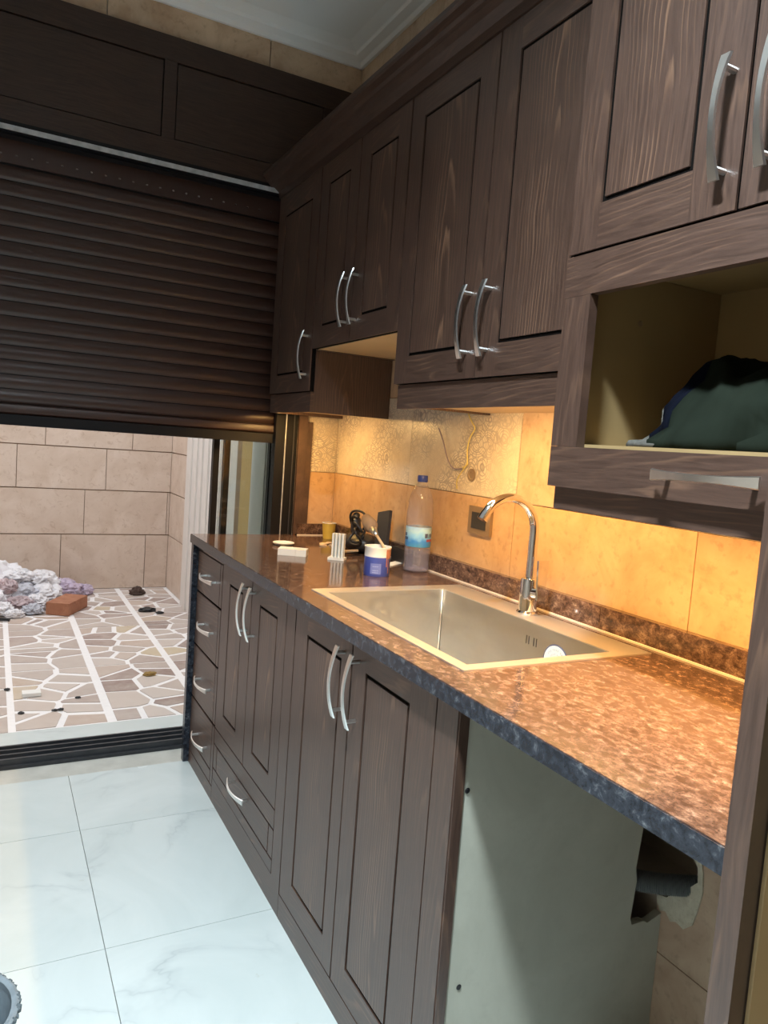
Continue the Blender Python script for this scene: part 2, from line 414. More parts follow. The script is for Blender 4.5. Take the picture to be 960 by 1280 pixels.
# end wall with the tall shutter opening
EO = .41           # right edge of the opening
ew = MB(); ew.box(EO, WX + .2, .012, .25, -.06, CEIL); ew.box(XL, EO, .012, .25, 2.24, CEIL)
ew = ew.build('wall_end', 'grout', kind='structure')
for z0, z1 in zip(zr, zr[1:]):
    if z0 >= 2.6: continue
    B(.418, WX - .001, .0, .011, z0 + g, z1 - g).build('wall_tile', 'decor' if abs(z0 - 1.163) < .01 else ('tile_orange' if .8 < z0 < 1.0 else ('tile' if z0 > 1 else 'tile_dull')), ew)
for x0, x1 in ((XL, -1.573), (-1.573, -.973), (-.973, -.373), (-.373, .207), (.207, WX)):
    B(x0 + .002, x1 - .002, .0, .011, 2.50, 2.79).build('wall_tile', 'tile', ew)

# ---------------------------------------------------------------- terrace outside
TY, TX = 3.30, .61
tf = B(-2.6, TX + .1, .25, TY + .1, -.1, -.0015).build('terrace_floor', 'stone_grout', kind='structure', label='white grouted bed of the crazy paved terrace')
B(-1.9, .58, .252, .455, -.05, .002).build('marble_sill', 'marble', tf)
def clip(poly, a, b, c):
    out = []
    for i in range(len(poly)):
        p, q = poly[i], poly[(i + 1) % len(poly)]; dp = a * p[0] + b * p[1] - c; dq = a * q[0] + b * q[1] - c
        if dp <= 0: out.append(p)
        if (dp < 0 < dq) or (dq < 0 < dp):
            t = dp / (dp - dq); out.append((p[0] + t * (q[0] - p[0]), p[1] + t * (q[1] - p[1])))
    return out
def crazy(x0, x1, y0, y1, sx, sy, rng):
    nx = max(1, round((x1 - x0) / sx)); ny = max(1, round((y1 - y0) / sy)); seeds = []
    for j in range(ny):
        k = nx if rng.random() < .75 else nx + rng.choice((-1, 1))
        k = max(1, k)
        for i in range(k):
            seeds.append((x0 + (i + .5 + rng.uniform(-.42, .42)) * (x1 - x0) / k, y0 + (j + .5 + rng.uniform(-.42, .42)) * (y1 - y0) / ny))
    out = []
    for i, s in enumerate(seeds):
        poly = [(x0, y0), (x1, y0), (x1, y1), (x0, y1)]; gap = rng.uniform(.009, .018)
        for k, q in enumerate(seeds):
            if k == i or abs(q[1] - s[1]) > 4 * sy: continue
            dx, dy = q[0] - s[0], q[1] - s[1]; d = math.hypot(dx, dy)
            if d < 1e-4: continue
            a, b = dx / d, dy / d; c = a * (s[0] + q[0]) / 2 + b * (s[1] + q[1]) / 2 - gap
            poly = clip(poly, a, b, c)
            if len(poly) < 3: break
        if len(poly) >= 3:
            ar = abs(sum(poly[n][0] * poly[(n + 1) % len(poly)][1] - poly[(n + 1) % len(poly)][0] * poly[n][1] for n in range(len(poly)))) / 2
            if ar > .0012: out.append(poly)
    return out
rng = random.Random(11)
seams = [-.99, -.59, -.19, .222, .60]
for x0, x1 in zip(seams, seams[1:]):
    if x1 < -.5: continue
    for yy0, yy1 in ((.465, 1.28), (1.28, 2.10), (2.10, 3.29)):
        for poly in crazy(x0 + .020, x1 - .020, yy0 + .008, yy1 - .008, .165, .115, rng):
            MB().prism(poly, 'z', -.02, rng.uniform(.0, .002)).build('paving_stone', 'stone', tf)
rest = MB()
for poly in crazy(-2.55, -.60, .465, 3.29, .2, .15, rng): rest.prism(poly, 'z', -.02, .001)
rest.build('paving_stones_beyond', 'stone', tf, kind='stuff')

tw = B(-2.6, TX + .15, TY + .012, TY + .2, -.1, 3.4).build('wall_terrace_far', 'terrace_grout', kind='structure', label='brown jointed far wall of the terrace')
rows = [0, .435, .785, 1.11, 1.45, 1.79, 2.13, 2.47, 2.81, 3.15, 3.4]
offs = [.43, -.04, .11, .30, -.04, .11, .3, -.04, .11, .3]
for k in range(len(rows) - 1):
    x = offs[k] - .63 * 5
    while x < TX:
        a, b2 = max(x, -2.6), min(x + .63, TX)
        if b2 - a > .02: B(a + .0025, b2 - .0025, TY, TY + .015, rows[k] + .004, rows[k + 1] - .004).bevel(.003, 1).build('wall_tile', 'terrace_tile', tw)
        x += .63
tr = B(TX + .012, TX + .2, .25, TY, -.1, 3.4).build('wall_terrace_right', 'terrace_grout', kind='structure', label='brown jointed right hand wall of the terrace')
for k in range(len(rows) - 1):
    for a, b2 in ((2.65, TY),):
        B(TX, TX + .015, a + .003, b2 - .003, rows[k] + .004, rows[k + 1] - .004).build('wall_tile', 'terrace_tile', tr)
# white pilaster with ribs; further along, strips added for coloured bands in the sash glass
B(TX - .03, TX + .012, 1.75, 2.65, -.0, 3.4).build('white_pilaster', 'white_render', tr)
for yy in (2.0, 2.16, 2.30, 2.46): B(TX - .042, TX - .03, yy, yy + .05, 0, 3.4).bevel(.005, 1).build('pilaster_rib', 'white_render', tr)
B(TX - .01, TX + .012, .25, 1.75, -.0, 3.4).build('white_render_face', 'white_render', tr)
B(-2.75, -2.6, .25, TY + .2, -.1, 3.4).build('wall_terrace_left', 'terrace_tile', kind='structure', label='plain beige left hand wall of the terrace')
B(TX - .035, TX - .010, 1.06, 1.28, 0, 2.3).build('yellow_strip', 'strip_yellow', tr)
B(TX - .025, TX - .010, 1.28, 1.40, 0, 2.3).build('brown_strip', 'socket', tr)
B(TX - .020, TX - .010, .99, 1.06, 0, 2.3).build('dark_strip', 'worn_alu', tr)
MB().tube([(TX - .045, .945, 0), (TX - .045, .945, 3.2)], .036, 16).build('white_tube', 'white_plastic', tr, smooth=True)
# house wall above the opening seen only from outside
B(XL - .9, XL, .15, .25, -.1, 3.4).build('wall_outside', 'white_render', kind='structure', label='white rendered outer face of the house wall')

# ---------------------------------------------------------------- window frame, sashes, shutter
wf = empty('window_1', (-.7, .16, 0), kind='structure', label='black aluminium sliding window behind the roller shutter')
tk = B(-1.9, EO, .10, .25, -.03, .012).build('track_base', 'worn_alu', wf)
for yy in (.112, .155, .198, .236):
    B(-1.9, EO, yy, yy + .010, .012, .034).build('track_rail', 'worn_alu', wf)
B(.318, EO, .0, .028, 0.0, 2.24).build('jamb', 'black_alu', wf)
B(.386, EO, .028, .25, 0.0, 2.24).build('jamb_liner', 'black_alu', wf)
B(.357, .361, -.004, .0, .90, 1.46).build('jamb_bead', 'bare_alu', wf)
B(.392, .396, -.003, .0, .90, 1.46).build('jamb_bead', 'worn_alu', wf)
B(XL, -1.9, .0, .25, 0, 2.24).build('jamb', 'black_alu', wf)
B(-1.9, EO, .0, .25, 2.215, 2.24).build('head', 'black_alu', wf)
def sash(x0, x1, y, z1=2.21):
    s = empty('sash', (x0, y, .034)); s.parent = wf; s.location = Vector((x0, y, .034)) - W[wf.name]
    B(x0, x0 + .024, y, y + .03, .034, z1).build('sash_stile', 'black_alu', s)
    B(x1 - .024, x1, y, y + .03, .034, z1).build('sash_stile', 'black_alu', s)
    B(x0 + .024, x1 - .024, y, y + .03, .034, .09).build('sash_rail', 'black_alu', s)
    B(x0 + .024, x1 - .024, y, y + .03, z1 - .055, z1).build('sash_rail', 'black_alu', s)
    B(x0 + .020, x1 - .020, y + .012, y + .017, .085, z1 - .05).build('glass_pane', 'glass', s)
sash(.108, .385, .140); sash(.166, .385, .185)

SY = .045
sh = empty('roller_shutter', (-.7, SY, 1.265), 'brown aluminium roller shutter half lowered over the terrace opening', 'shutter')
SX0, SX1 = -1.9, .333
n = 16; z0, z1 = 1.345, 2.135; p = (z1 - z0) / n
for k in range(n):
    a = z0 + k * p
    prof = []
    for q in range(9):
        t = q / 8; prof.append((SY - .0075 * math.sin(math.pi * min(1, t * 1.06)) ** .7 + .004 if t < .94 else SY + .004, a + t * p * .93))
    prof = [(SY + .007, a)] + prof + [(SY + .007, a + p * .93)]
    MB().prism(prof, 'x', SX0, SX1).build('slat', 'slat', sh, smooth=35)
B(SX0, SX1, SY + .006, SY + .009, z0 - .004, z1 + .006).build('slat_hinges', 'black_alu', sh)
# perforated top slat: little slots let the daylight through
ps = MB(); za, zb, zc, zd = 2.138, 2.164, 2.169, 2.215
ps.box(SX0, SX1, SY - .002, SY + .004, za, zb); ps.box(SX0, SX1, SY - .002, SY + .004, zc, zd)
x = SX0
while x < SX1 - .05:
    ps.box(x, min(SX1, x + .040), SY - .002, SY + .004, zb, zc); x += .047
ps.build('perforated_slat', 'slat', sh)
# rounded bottom bar
MB().prism([(SY + .012, 1.305), (SY - .002, 1.305), (SY - .012, 1.313), (SY - .014, 1.325), (SY - .010, 1.338), (SY + .0, 1.343), (SY + .012, 1.343)], 'x', SX0, SX1).build('bottom_bar', 'slat', sh, smooth=40)
B(SX0, SX1, SY - .010, SY + .012, 1.268, 1.305).bevel(.002, 1).build('bottom_seal', 'black_alu', sh)

# wooden shutter box above
sb = empty('shutter_box', (-.7, -.02, 2.23), 'dark wooden panelled box over the roller shutter', 'shutter box')
FY = -.024
B(XL, .58, -.012, .012, 2.232, 2.668).build('backing', 'groove', sb)
B(XL, .58, FY, -.012, 2.585, 2.668).bevel(.002, 1).build('top_rail', 'wood_plain_x', sb)
B(XL, .58, FY, -.012, 2.252, 2.322).bevel(.002, 1).build('bottom_rail', 'wood_plain_x', sb)
for a, b2 in ((-.180, -.136), (-.79, -.746), (-1.40, -1.356), (.43, .58)): B(a, b2, FY, -.012, 2.3225, 2.5845).build('stile', 'wood_plain_x', sb)
for a, b2 in ((-.136, .43), (-.746, -.18), (-1.356, -.79), (XL, -1.40)):
    B(a + .004, b2 - .004, -.019, -.012, 2.3265, 2.5805).bevel(.002, 1).build('panel', 'wood_plain_x', sb)
B(XL, .30, FY - .002, .05, 2.222, 2.2515).build('bottom_board', 'black_alu', sb)
B(XL, .278, FY - .0045, FY - .002, 2.2215, 2.238).build('paint_splashed_edge', 'bare_alu', sb)

# wooden casing beside the window
cs = empty('trim_3', (.43, -.01, .95), kind='structure', label='stained wooden casing beside the black window jamb')
B(.411, .448, -.014, -.001, .905, 1.47).bevel(.002, 1).build('casing_board', 'wood_v', cs)
B(.449, .472, -.010, -.001, .905, 1.365).bevel(.002, 1).build('casing_batten', 'wood_v', cs)

# ---------------------------------------------------------------- handles and doors
def handle(parent, c, length, axis, xface, sub=True):
    """bow handle: c=(y,z) of its middle, face plane x, bows towards -x"""
    L = length / 2; h = MB(); n = 16
    def pt(t, off, wv): # t in -1..1 along
        bow = .034 - .016 * t * t
        xx = xface - bow - off
        wd = (.0052 + .0040 * t * t) * wv
        return (xx, c[0] + wd, c[1] + t * L) if axis == 'z' else (xx, c[0] + t * L, c[1] + wd)
    rings = []
    for k in range(n + 1):
        t = -1 + 2 * k / n
        rings.append([h.bm.verts.new(pt(t, o, s)) for o, s in ((0, -1), (.0035, -.8), (.0035, .8), (0, 1))])
    for A, Bq in zip(rings, rings[1:]):
        for q in range(4): h.bm.faces.new((A[q], A[(q + 1) % 4], Bq[(q + 1) % 4], Bq[q]))
    h.bm.faces.new(rings[0]); h.bm.faces.new(rings[-1][::-1])
    for s in (-1, 1):
        t = s * .80; bow = .034 - .016 * t * t
        p0 = (xface - bow, c[0], c[1] + t * L) if axis == 'z' else (xface - bow, c[0] + t * L, c[1])
        h.tube([p0, (xface + .0, p0[1], p0[2])], .0045, 8)
    return h.build('handle', 'metal', parent, smooth=35)

def framed_door(parent, xf, y0, y1, z0, z1, st=.068, rt=.07, rb=.07, name='door', hnd=None, hlen=.165, sl=None, sr=None, gapw=.0085):
    """door in plane x=xf, between y0 (near) and y1 (far); parts proud of a dark groove board"""
    g = .0018; y0 += g; y1 -= g; z0 += g; z1 -= g
    sl = st if sl is None else sl; sr = st if sr is None else sr     # sl = far stile, sr = near stile
    d = B(xf + .0042, xf + .019, y0, y1, z0, z1).build(name, 'groove', parent)
    B(xf, xf + .0042, y1 - sl, y1, z0, z1).bevel(.0012, 1).build('stile', 'wood_v', d)
    B(xf, xf + .0042, y0, y0 + sr, z0, z1).bevel(.0012, 1).build('stile', 'wood_v', d)
    B(xf, xf + .0042, y0 + sr, y1 - sl, z1 - rt, z1).bevel(.0012, 1).build('rail', 'wood_h', d)
    B(xf, xf + .0042, y0 + sr, y1 - sl, z0, z0 + rb).bevel(.0012, 1).build('rail', 'wood_h', d)
    B(xf + .0006, xf + .0042, y0 + sr + gapw, y1 - sl - gapw, z0 + rb + gapw, z1 - rt - gapw).bevel(.0015, 1).build('panel', 'wood_panel', d)
    if hnd: handle(d, hnd, hlen, 'z', xf)
    return d

# ---------------------------------------------------------------- base cabinets
CT = .868    # underside of counter
def shell(parent, y0, y1, z0, z1, x0, x1, t=.016, mat='carcass_dark', back=True):
    B(x0, x1, y0 + .0005, y0 + t, z0, z1).build('side_panel', mat, parent)
    B(x0, x1, y1 - t, y1 - .0005, z0, z1).build('side_panel', mat, parent)
    B(x0, x1, y0 + t, y1 - t, z0, z0 + t).build('bottom_panel', mat, parent)
    B(x0, x1, y0 + t, y1 - t, z1 - t, z1).build('top_panel', mat, parent)
    if back: B(x1 - .006, x1, y0 + t, y1 - t, z0 + t, z1 - t).build('back_panel', mat, parent)
CX0 = LX + .020
# drawer column
d1 = empty('drawer_cabinet', (.3, -.21, 0), 'narrow stained wooden base cabinet with four drawers beside granite end panel', 'cabinet')
shell(d1, -.374, -.032, .03, CT, CX0, WX - .012)
B(LX, CX0, -.374, -.032, .0, .05).build('plinth', 'wood_h', d1)
B(LX, CX0, -.374, -.032, .845, CT).build('top_rail', 'wood_h', d1)
zs_ = [(.052, .268), (.272, .476), (.480, .684), (.688, .843)]
for a, b2 in zs_:
    g = .0028
    d = B(LX + .0042, CX0 - .001, -.372, -.034, a + g, b2 - g).build('drawer', 'groove', d1)
    B(LX, LX + .0042, -.372, -.3475, a + g, b2 - g).bevel(.001, 1).build('drawer_edge', 'wood_v', d)
    if a < .1:
        B(LX, LX + .0042, -.342, -.034, a + g, a + .045).build('drawer_edge', 'wood_h', d)
        B(LX, LX + .0042, -.342, -.034, a + .0515, b2 - g).bevel(.001, 1).build('drawer_front', 'wood_h', d)
    else: B(LX, LX + .0042, -.342, -.034, a + g, b2 - g).bevel(.001, 1).build('drawer_front', 'wood_h', d)
    handle(d, (-.225, (a + b2) / 2 + .012 * 0), .165, 'y', LX)
# two-door cabinet with a wide bottom drawer
d2 = empty('door_and_drawer_cabinet', (.3, -.7, 0), 'stained wooden base cabinet with two doors above one wide bottom drawer', 'cabinet')
shell(d2, -1.068, -.376, .03, CT, CX0, WX - .012)
B(LX, CX0, -1.068, -.376, .0, .085).build('plinth', 'wood_h', d2)
B(LX, CX0 - .001, -1.068, -1.004, .085, CT).bevel(.002, 1).build('filler_stile', 'wood_v', d2)
framed_door(d2, LX, -.700, -.378, .270, .866, .085, .068, .068, hnd=(-.665, .757), sr=.088)
framed_door(d2, LX, -1.002, -.702, .270, .866, .075, .068, .068, hnd=(-.737, .757), sr=.066)
g = .002
d = B(LX + .0042, CX0 - .001, -1.002 + g, -.378 - g, .087, .267).build('drawer', 'groove', d2)
B(LX, LX + .0042, -1.000, -.380, .214, .267).build('drawer_edge', 'wood_h', d)
B(LX, LX + .0042, -1.000, -.380, .087, .122).build('drawer_edge', 'wood_h', d)
B(LX, LX + .0042, -1.000, -.965, .1275, .2085).build('drawer_edge', 'wood_v', d)
B(LX, LX + .0042, -.415, -.380, .1275, .2085).build('drawer_edge', 'wood_v', d)
B(LX, LX + .0042, -.9585, -.4215, .1275, .2085).bevel(.001, 1).build('drawer_front', 'wood_h', d)
handle(d, (-.70, .188), .165, 'y', LX)
# sink cabinet
d3 = empty('sink_cabinet', (.3, -1.45, 0), 'stained wooden two door base cabinet under the sink with bare grey side', 'cabinet')
B(CX0, WX - .012, -1.086, -1.070, .03, CT).build('side_panel', 'carcass_dark', d3)
B(CX0, WX - .012, -1.80, -1.086, .03, .046).build('bottom_panel', 'carcass_dark', d3)
B(LX, CX0, -1.836, -1.070, .0, .066).build('plinth', 'wood_h', d3)
framed_door(d3, LX, -1.414, -1.072, .068, .866, .080, .060, .068, hnd=(-1.375, .757), sr=.052)
framed_door(d3, LX, -1.766, -1.416, .068, .866, .066, .056, .068, hnd=(-1.450, .757), sr=.092)
B(LX, CX0 - .001, -1.834, -1.768, .066, CT).bevel(.002, 1).build('filler_stile', 'wood_v', d3)
B(LX + .002, LX + .022, -1.838, -1.834, .0, CT).build('stile_return', 'wood_side', d3)
# the raw side panel, notched at the back for the drain hose
np_ = [(LX + .022, .0), (WX - .001, .0), (WX - .001, .350), (.548, .338), (.535, .345), (.502, .345), (.496, .36), (.503, .44), (.497, .47), (.506, .56), (.508, CT), (LX + .022, CT)]
MB().prism(np_, 'y', -1.834, -1.818).build('side_panel', 'panel_grey', d3, label='bare greenish grey side panel with a rough notch')
for a, z in ((.057, .705), (.075, .335)): MB().lathe((a, -1.8345, z), [(.0055, 0), (.004, -.0012), (.001, -.0012)], 10, axis='y').build('screw', 'black_plastic', d3)
# plaster smeared round the chase in the wall
pp = [(-1.822, .372), (-1.832, .355), (-1.846, .362), (-1.86, .348), (-1.874, .356), (-1.893, .352), (-1.912, .372), (-1.921, .412), (-1.927, .45), (-1.923, .49), (-1.913, .522), (-1.893, .512), (-1.910, .495), (-1.914, .465), (-1.90, .448), (-1.882, .425), (-1.86, .410), (-1.845, .392), (-1.822, .386)]
MB().prism(pp, 'x', WX - .004, WX + .001).build('plaster_patch', 'plaster', wr)
# rough mortar inside the chase
ch = MB()
for i, (yy, zz, r) in enumerate(((-1.87, .60, .075), (-1.78, .63, .07), (-1.90, .54, .05), (-1.70, .55, .08))): ch.blob((WX + .115, yy, zz), (.06, r, r), .35, 2.2, 3, i + 3.3)
ch.build('chase_mortar', 'plaster', wr)

# corrugated drain hose
hp = []; hr = []
for k in range(141):
    t = k / 140
    hp.append((.47 + .175 * t, -1.765 - .165 * t, .428 + .024 * t - .010 * math.sin(math.pi * t))); hr.append(.019 if k % 2 else .0225)
MB().tube(hp, hr, 16).build('drain_hose', 'hose', label='grey corrugated drain hose in the hole under the counter', cat='hose', smooth=50)
MB().tube([(WX + .055, -1.775, .50), (WX + .05, -1.775, .535), (WX + .035, -1.775, .56)], [.014, .017, .017], 14).build('water_valve', 'chrome', label='small chrome pipe stub above the corrugated hose', cat='pipe', smooth=40)

# ---------------------------------------------------------------- granite worktop, upstand, end panel
SX = (.070, .531); SYy = (-1.777, -1.067)      # sink cut-out
wt = empty('worktop', (.29, -1.2, CT), 'polished brown granite worktop running from window to tall cabinet', 'worktop')
g = .002
wm = MB()
wm.box(.0, WX - .002, SYy[1], -.0, CT, CZ)
wm.box(.0, SX[0], SYy[0], SYy[1], CT, CZ); wm.box(SX[1], WX - .002, SYy[0], SYy[1], CT, CZ)
wm.box(.0, WX - .002, -2.470, SYy[0], CT, CZ)
wm.build('granite_slab', 'granite', wt)
B(-.0025, .0, -2.470, 0, CT, CZ - .0015).build('sawn_edge', 'granite_edge', wt)
us = empty('upstand', (WX - .01, -1.2, CZ), 'low brown granite upstand along the tiled wall', 'upstand')
for a, b2 in ((-1.592, -.0), (-2.468, -1.595)): B(WX - .020, WX - .0005, a, b2, CZ, .957).bevel(.0015, 1).build('granite_strip', 'granite', us)
B(WX - .0245, WX - .020, -2.468, -.022, CZ, CZ + .004).build('sealant_bead', 'grout', us)
u2 = empty('end_upstand', (.5, -.01, CZ), 'short brown granite upstand on the end wall beside the window casing', 'upstand')
B(.426, WX - .021, -.020, -.001, CZ, .948).bevel(.0015, 1).build('granite_strip', 'granite', u2)
B(.426, WX - .021, -.024, -.020, CZ, CZ + .004).build('sealant_bead', 'grout', u2)
B(.004, .30, -.030, -.0, .0, CT - .001).bevel(.002, 1).build('granite_end_panel', 'granite_edge', label='upright dark granite panel closing the worktop end by the window track', cat='panel')

# ---------------------------------------------------------------- sink and faucet
sk = empty('sink', (.3, -1.42, .70), 'single bowl brushed steel sink set into the granite worktop', 'sink')
ix = (.092, .447); iy = (-1.752, -1.110); zt = CZ + .0025; zb_ = .70
def ring(mb, o, i, z0, z1):
    (ox0, ox1, oy0, oy1), (ax, bx, ay, by) = o, i
    mb.box(ox0, ax, oy0, oy1, z0, z1); mb.box(bx, ox1, oy0, oy1, z0, z1); mb.box(ax, bx, oy0, ay, z0, z1); mb.box(ax, bx, by, oy1, z0, z1)
rm = MB(); ring(rm, (SX[0] - .004, SX[1] + .004, SYy[0] - .004, SYy[1] + .004), (ix[0], ix[1], iy[0], iy[1]), CZ, zt)
rm.build('rim', 'rim', sk)
bs = MB(); t = .0015
bs.box(ix[0] - t, ix[0], iy[0] - t, iy[1] + t, zb_, CZ); bs.box(ix[0], ix[1], iy[0] - t, iy[0], zb_, CZ); bs.box(ix[0], ix[1], iy[1], iy[1] + t, zb_, CZ)
# back wall with four overflow slots
sl_y = [-1.487, -1.496, -1.514, -1.523]; zs0, zs1 = .848, .868
bs.box(ix[1], ix[1] + t, iy[0] - t, iy[1] + t, zb_, zs0); bs.box(ix[1], ix[1] + t, iy[0] - t, iy[1] + t, zs1, CZ)
e = [iy[1] + t] + [v for y in sl_y for v in (y + .002, y - .002)] + [iy[0] - t]
for k in range(0, len(e), 2): bs.box(ix[1], ix[1] + t, e[k + 1], e[k], zs0, zs1)
bs.box(ix[0], ix[1], iy[0], iy[1], zb_ - t, zb_)
bs.build('bowl', 'steel', sk)
B(ix[1] + .0016, ix[1] + .012, -1.53, -1.48, zs0 - .006, zs1 + .006).build('overflow_box', 'black_plastic', sk)
MB().lathe((.34, -1.43, zb_), [(.057, 0), (.055, .003), (.040, .002), (.036, .0008)], 28).build('drain', 'chrome', sk, smooth=40)
for c_, p_ in (((ix[1] - .004, iy[1] - .004), 1),):
    MB().tube([(ix[1] - .003, iy[1] - .003, zb_), (ix[1] - .003, iy[1] - .003, CZ)], .003, 8).build('corner_weld', 'steel', sk, smooth=True)
# round sticker on the back wall of the bowl
stc = (ix[1] - .0006, -1.595, .830)
st = MB().lathe(stc, [(.043, 0), (.043, -.0004)], 40, axis='x').build('sticker', plain('sticker_blue', (.06, .10, .24), .5), sk, label='round white sticker with a blue rim')
MB().lathe((stc[0] - .0005, stc[1], stc[2]), [(.0402, 0), (.0402, -.0003)], 40, axis='x').build('sticker_face', 'paper', st)
ink = MB()
for rr, n0, a0, a1, hh in ((.0310, 13, 35, 145, .0052), (.0215, 9, 40, 140, .0034)):
    for k in range(n0):
        if rr > .02 and k in (4, 9): continue
        a = math.radians(a0 + (a1 - a0) * k / (n0 - 1)); cy, cz = stc[1] - rr * math.cos(a), stc[2] + rr * math.sin(a)
        q = MB(); 
        for f in ((-.0011, .0005), (.0006, .0005)):
            dy, dw = f; pts = [(dy, -hh / 2), (dy + dw, -hh / 2), (dy + dw, hh / 2), (dy, hh / 2)]
            rot = [(cy + p_[0] * math.sin(a) - p_[1] * math.cos(a), cz + p_[0] * math.cos(a) + p_[1] * math.sin(a)) for p_ in pts]
            ink.prism(rot, 'x', stc[0] - .0012, stc[0] - .0008)
        q.bm.free()
ink.build('sticker_print', plain('sticker_ink', (.16, .26, .45), .5), st)

fc = empty('faucet', (.497, -1.423, zt), 'chrome swan neck mixer faucet on the sink rim', 'faucet')
fx, fy = .497, -1.420
MB().lathe((fx, fy, zt), [(.027, 0), (.027, .004), (.0235, .008)], 28).build('base_ring', 'chrome', fc, smooth=40)
MB().lathe((fx, fy, zt + .006), [(.0225, 0), (.0225, .075), (.021, .082), (.014, .085)], 28).build('body', 'chrome', fc, smooth=40)
pth = [(fx, fy, zt + .088 + .02 * k) for k in range(8)]
r = .078; zc_ = 1.110
pth = [(fx, fy, z) for z in (.985, 1.01, 1.04, 1.07, 1.095)]
for k in range(19):
    a = math.radians(0 + 152 * k / 18); pth.append((fx - r + r * math.cos(a), fy + .006 * k / 18, zc_ + r * math.sin(a)))
spo = MB().tube(pth, .0115, 16).build('spout', 'chrome', fc, smooth=50)
pe = Vector(pth[-1]); dv = (pe - Vector(pth[-2])).normalized()
MB().tube([pe - dv * .004, pe + dv * .016], .0128, 16).build('aerator', 'chrome', spo, smooth=40)
lv = MB().tube([(fx, fy - .018, .958), (fx, fy - .040, .960)], .013, 18).build('lever_hub', 'chrome', fc, smooth=40)
MB().prism([(fx - .011, .945), (fx + .011, .945), (fx + .016, 1.042), (fx - .016, 1.042)], 'y', fy - .046, fy - .040).bevel(.002, 2).build('lever', 'chrome', lv)

# ---------------------------------------------------------------- wall cabinets
def led(y0, y1, x, z):
    A = (y1 - y0) * .012
    o = empty('led_strip', (x, (y0 + y1) / 2, z), None, 'light strip')
    B(x - .009, x + .009, y0, y1, z + .002, z + .006).build('profile', 'bare_alu', o)
    B(x - .006, x + .006, y0 + .002, y1 - .002, z, z + .002).build('diffuser', emit('led_warm', LED_COLOR, LED_POWER * (y1 - y0) / .6 / (math.pi * A)), o)
    return o
BK = WX - .002
# 1: single door next to the window
u1 = empty('wall_cabinet', (.43, -.24, 1.39), 'narrow one door wall cabinet in the corner by the shutter', 'cabinet')
c0 = UX + .019
B(c0, BK, -.445, -.429, 1.388, 2.24).build('side_panel', 'wood_side', u1)
B(c0, BK, -.045, -.029, 1.388, 2.24).build('side_panel', 'wood_side', u1)
B(c0, BK, -.429, -.045, 1.400, 1.416).build('bottom_panel', 'carcass', u1)
B(c0, BK, -.429, -.045, 2.224, 2.24).build('top_panel', 'carcass', u1)
B(BK - .006, BK, -.429, -.045, 1.466, 2.224).build('back_panel', 'carcass', u1)
B(c0 - .012, c0, -.445, -.029, 1.388, 1.4565).build('valance', 'wood_h', u1)
framed_door(u1, UX, -.443, -.031, 1.458, 2.203, .070, .078, .066, hnd=(-.405, 1.583))
# 2: shorter cabinet over the hob space
u2c = empty('wall_cabinet', (.43, -.745, 1.6), 'short two door wall cabinet with bare pale underside', 'cabinet')
B(c0, BK, -1.052, -1.036, 1.598, 2.24).build('side_panel', 'wood_side', u2c)
B(c0, BK, -.463, -.447, 1.598, 2.24).build('side_panel', 'wood_side', u2c)
B(c0, BK, -1.036, -.463, 1.600, 1.616).build('bottom_panel', 'carcass', u2c)
B(c0, BK, -1.036, -.463, 2.224, 2.24).build('top_panel', 'carcass', u2c)
B(BK - .006, BK, -1.036, -.463, 1.616, 2.224).build('back_panel', 'carcass', u2c)
framed_door(u2c, UX, -.746, -.447, 1.600, 2.203, .066, .068, .068, hnd=(-.713, 1.727))
framed_door(u2c, UX, -1.050, -.748, 1.600, 2.203, .066, .068, .068, hnd=(-.781, 1.727))
# 3: wide two door cabinet beside the niche cabinet
u3 = empty('wall_cabinet', (.43, -1.43, 1.39), 'wide two door wall cabinet above the sink with warm light beneath', 'cabinet')
B(c0, BK, -1.797, -1.781, 1.456, 2.24).build('side_panel', 'wood_side', u3)
B(c0, BK, -1.070, -1.054, 1.400, 2.24).build('side_panel', 'wood_side', u3)
B(c0, BK, -1.781, -1.070, 1.406, 1.422).build('bottom_panel', 'carcass', u3)
B(c0, BK, -1.781, -1.070, 2.224, 2.24).build('top_panel', 'carcass', u3)
B(BK - .006, BK, -1.781, -1.070, 1.456, 2.224).build('back_panel', 'carcass', u3)
B(c0 - .010, c0 - .0005, -1.797, -1.066, 1.392, 1.455).build('valance', 'wood_h', u3)
framed_door(u3, UX, -1.436, -1.054, 1.456, 2.203, .066, .066, .070, hnd=(-1.398, 1.583), sr=.068)
framed_door(u3, UX, -1.798, -1.438, 1.456, 2.203, .072, .066, .070, hnd=(-1.475, 1.583), sr=.066)
# crown moulding over cabinets 1-3
cm = MB().prism([(UX + .015, 2.204), (UX - .004, 2.204), (UX - .008, 2.224), (UX - .026, 2.238), (UX - .044, 2.243), (UX - .049, 2.250), (UX - .058, 2.254), (UX - .066, 2.268), (UX - .072, 2.272), (UX - .072, 2.283), (UX + .015, 2.283)], 'y', -1.80, -.026)
cm.build('crown_moulding', 'wood_plain_y', label='dark stepped crown moulding along the wall cabinet tops', cat='moulding')
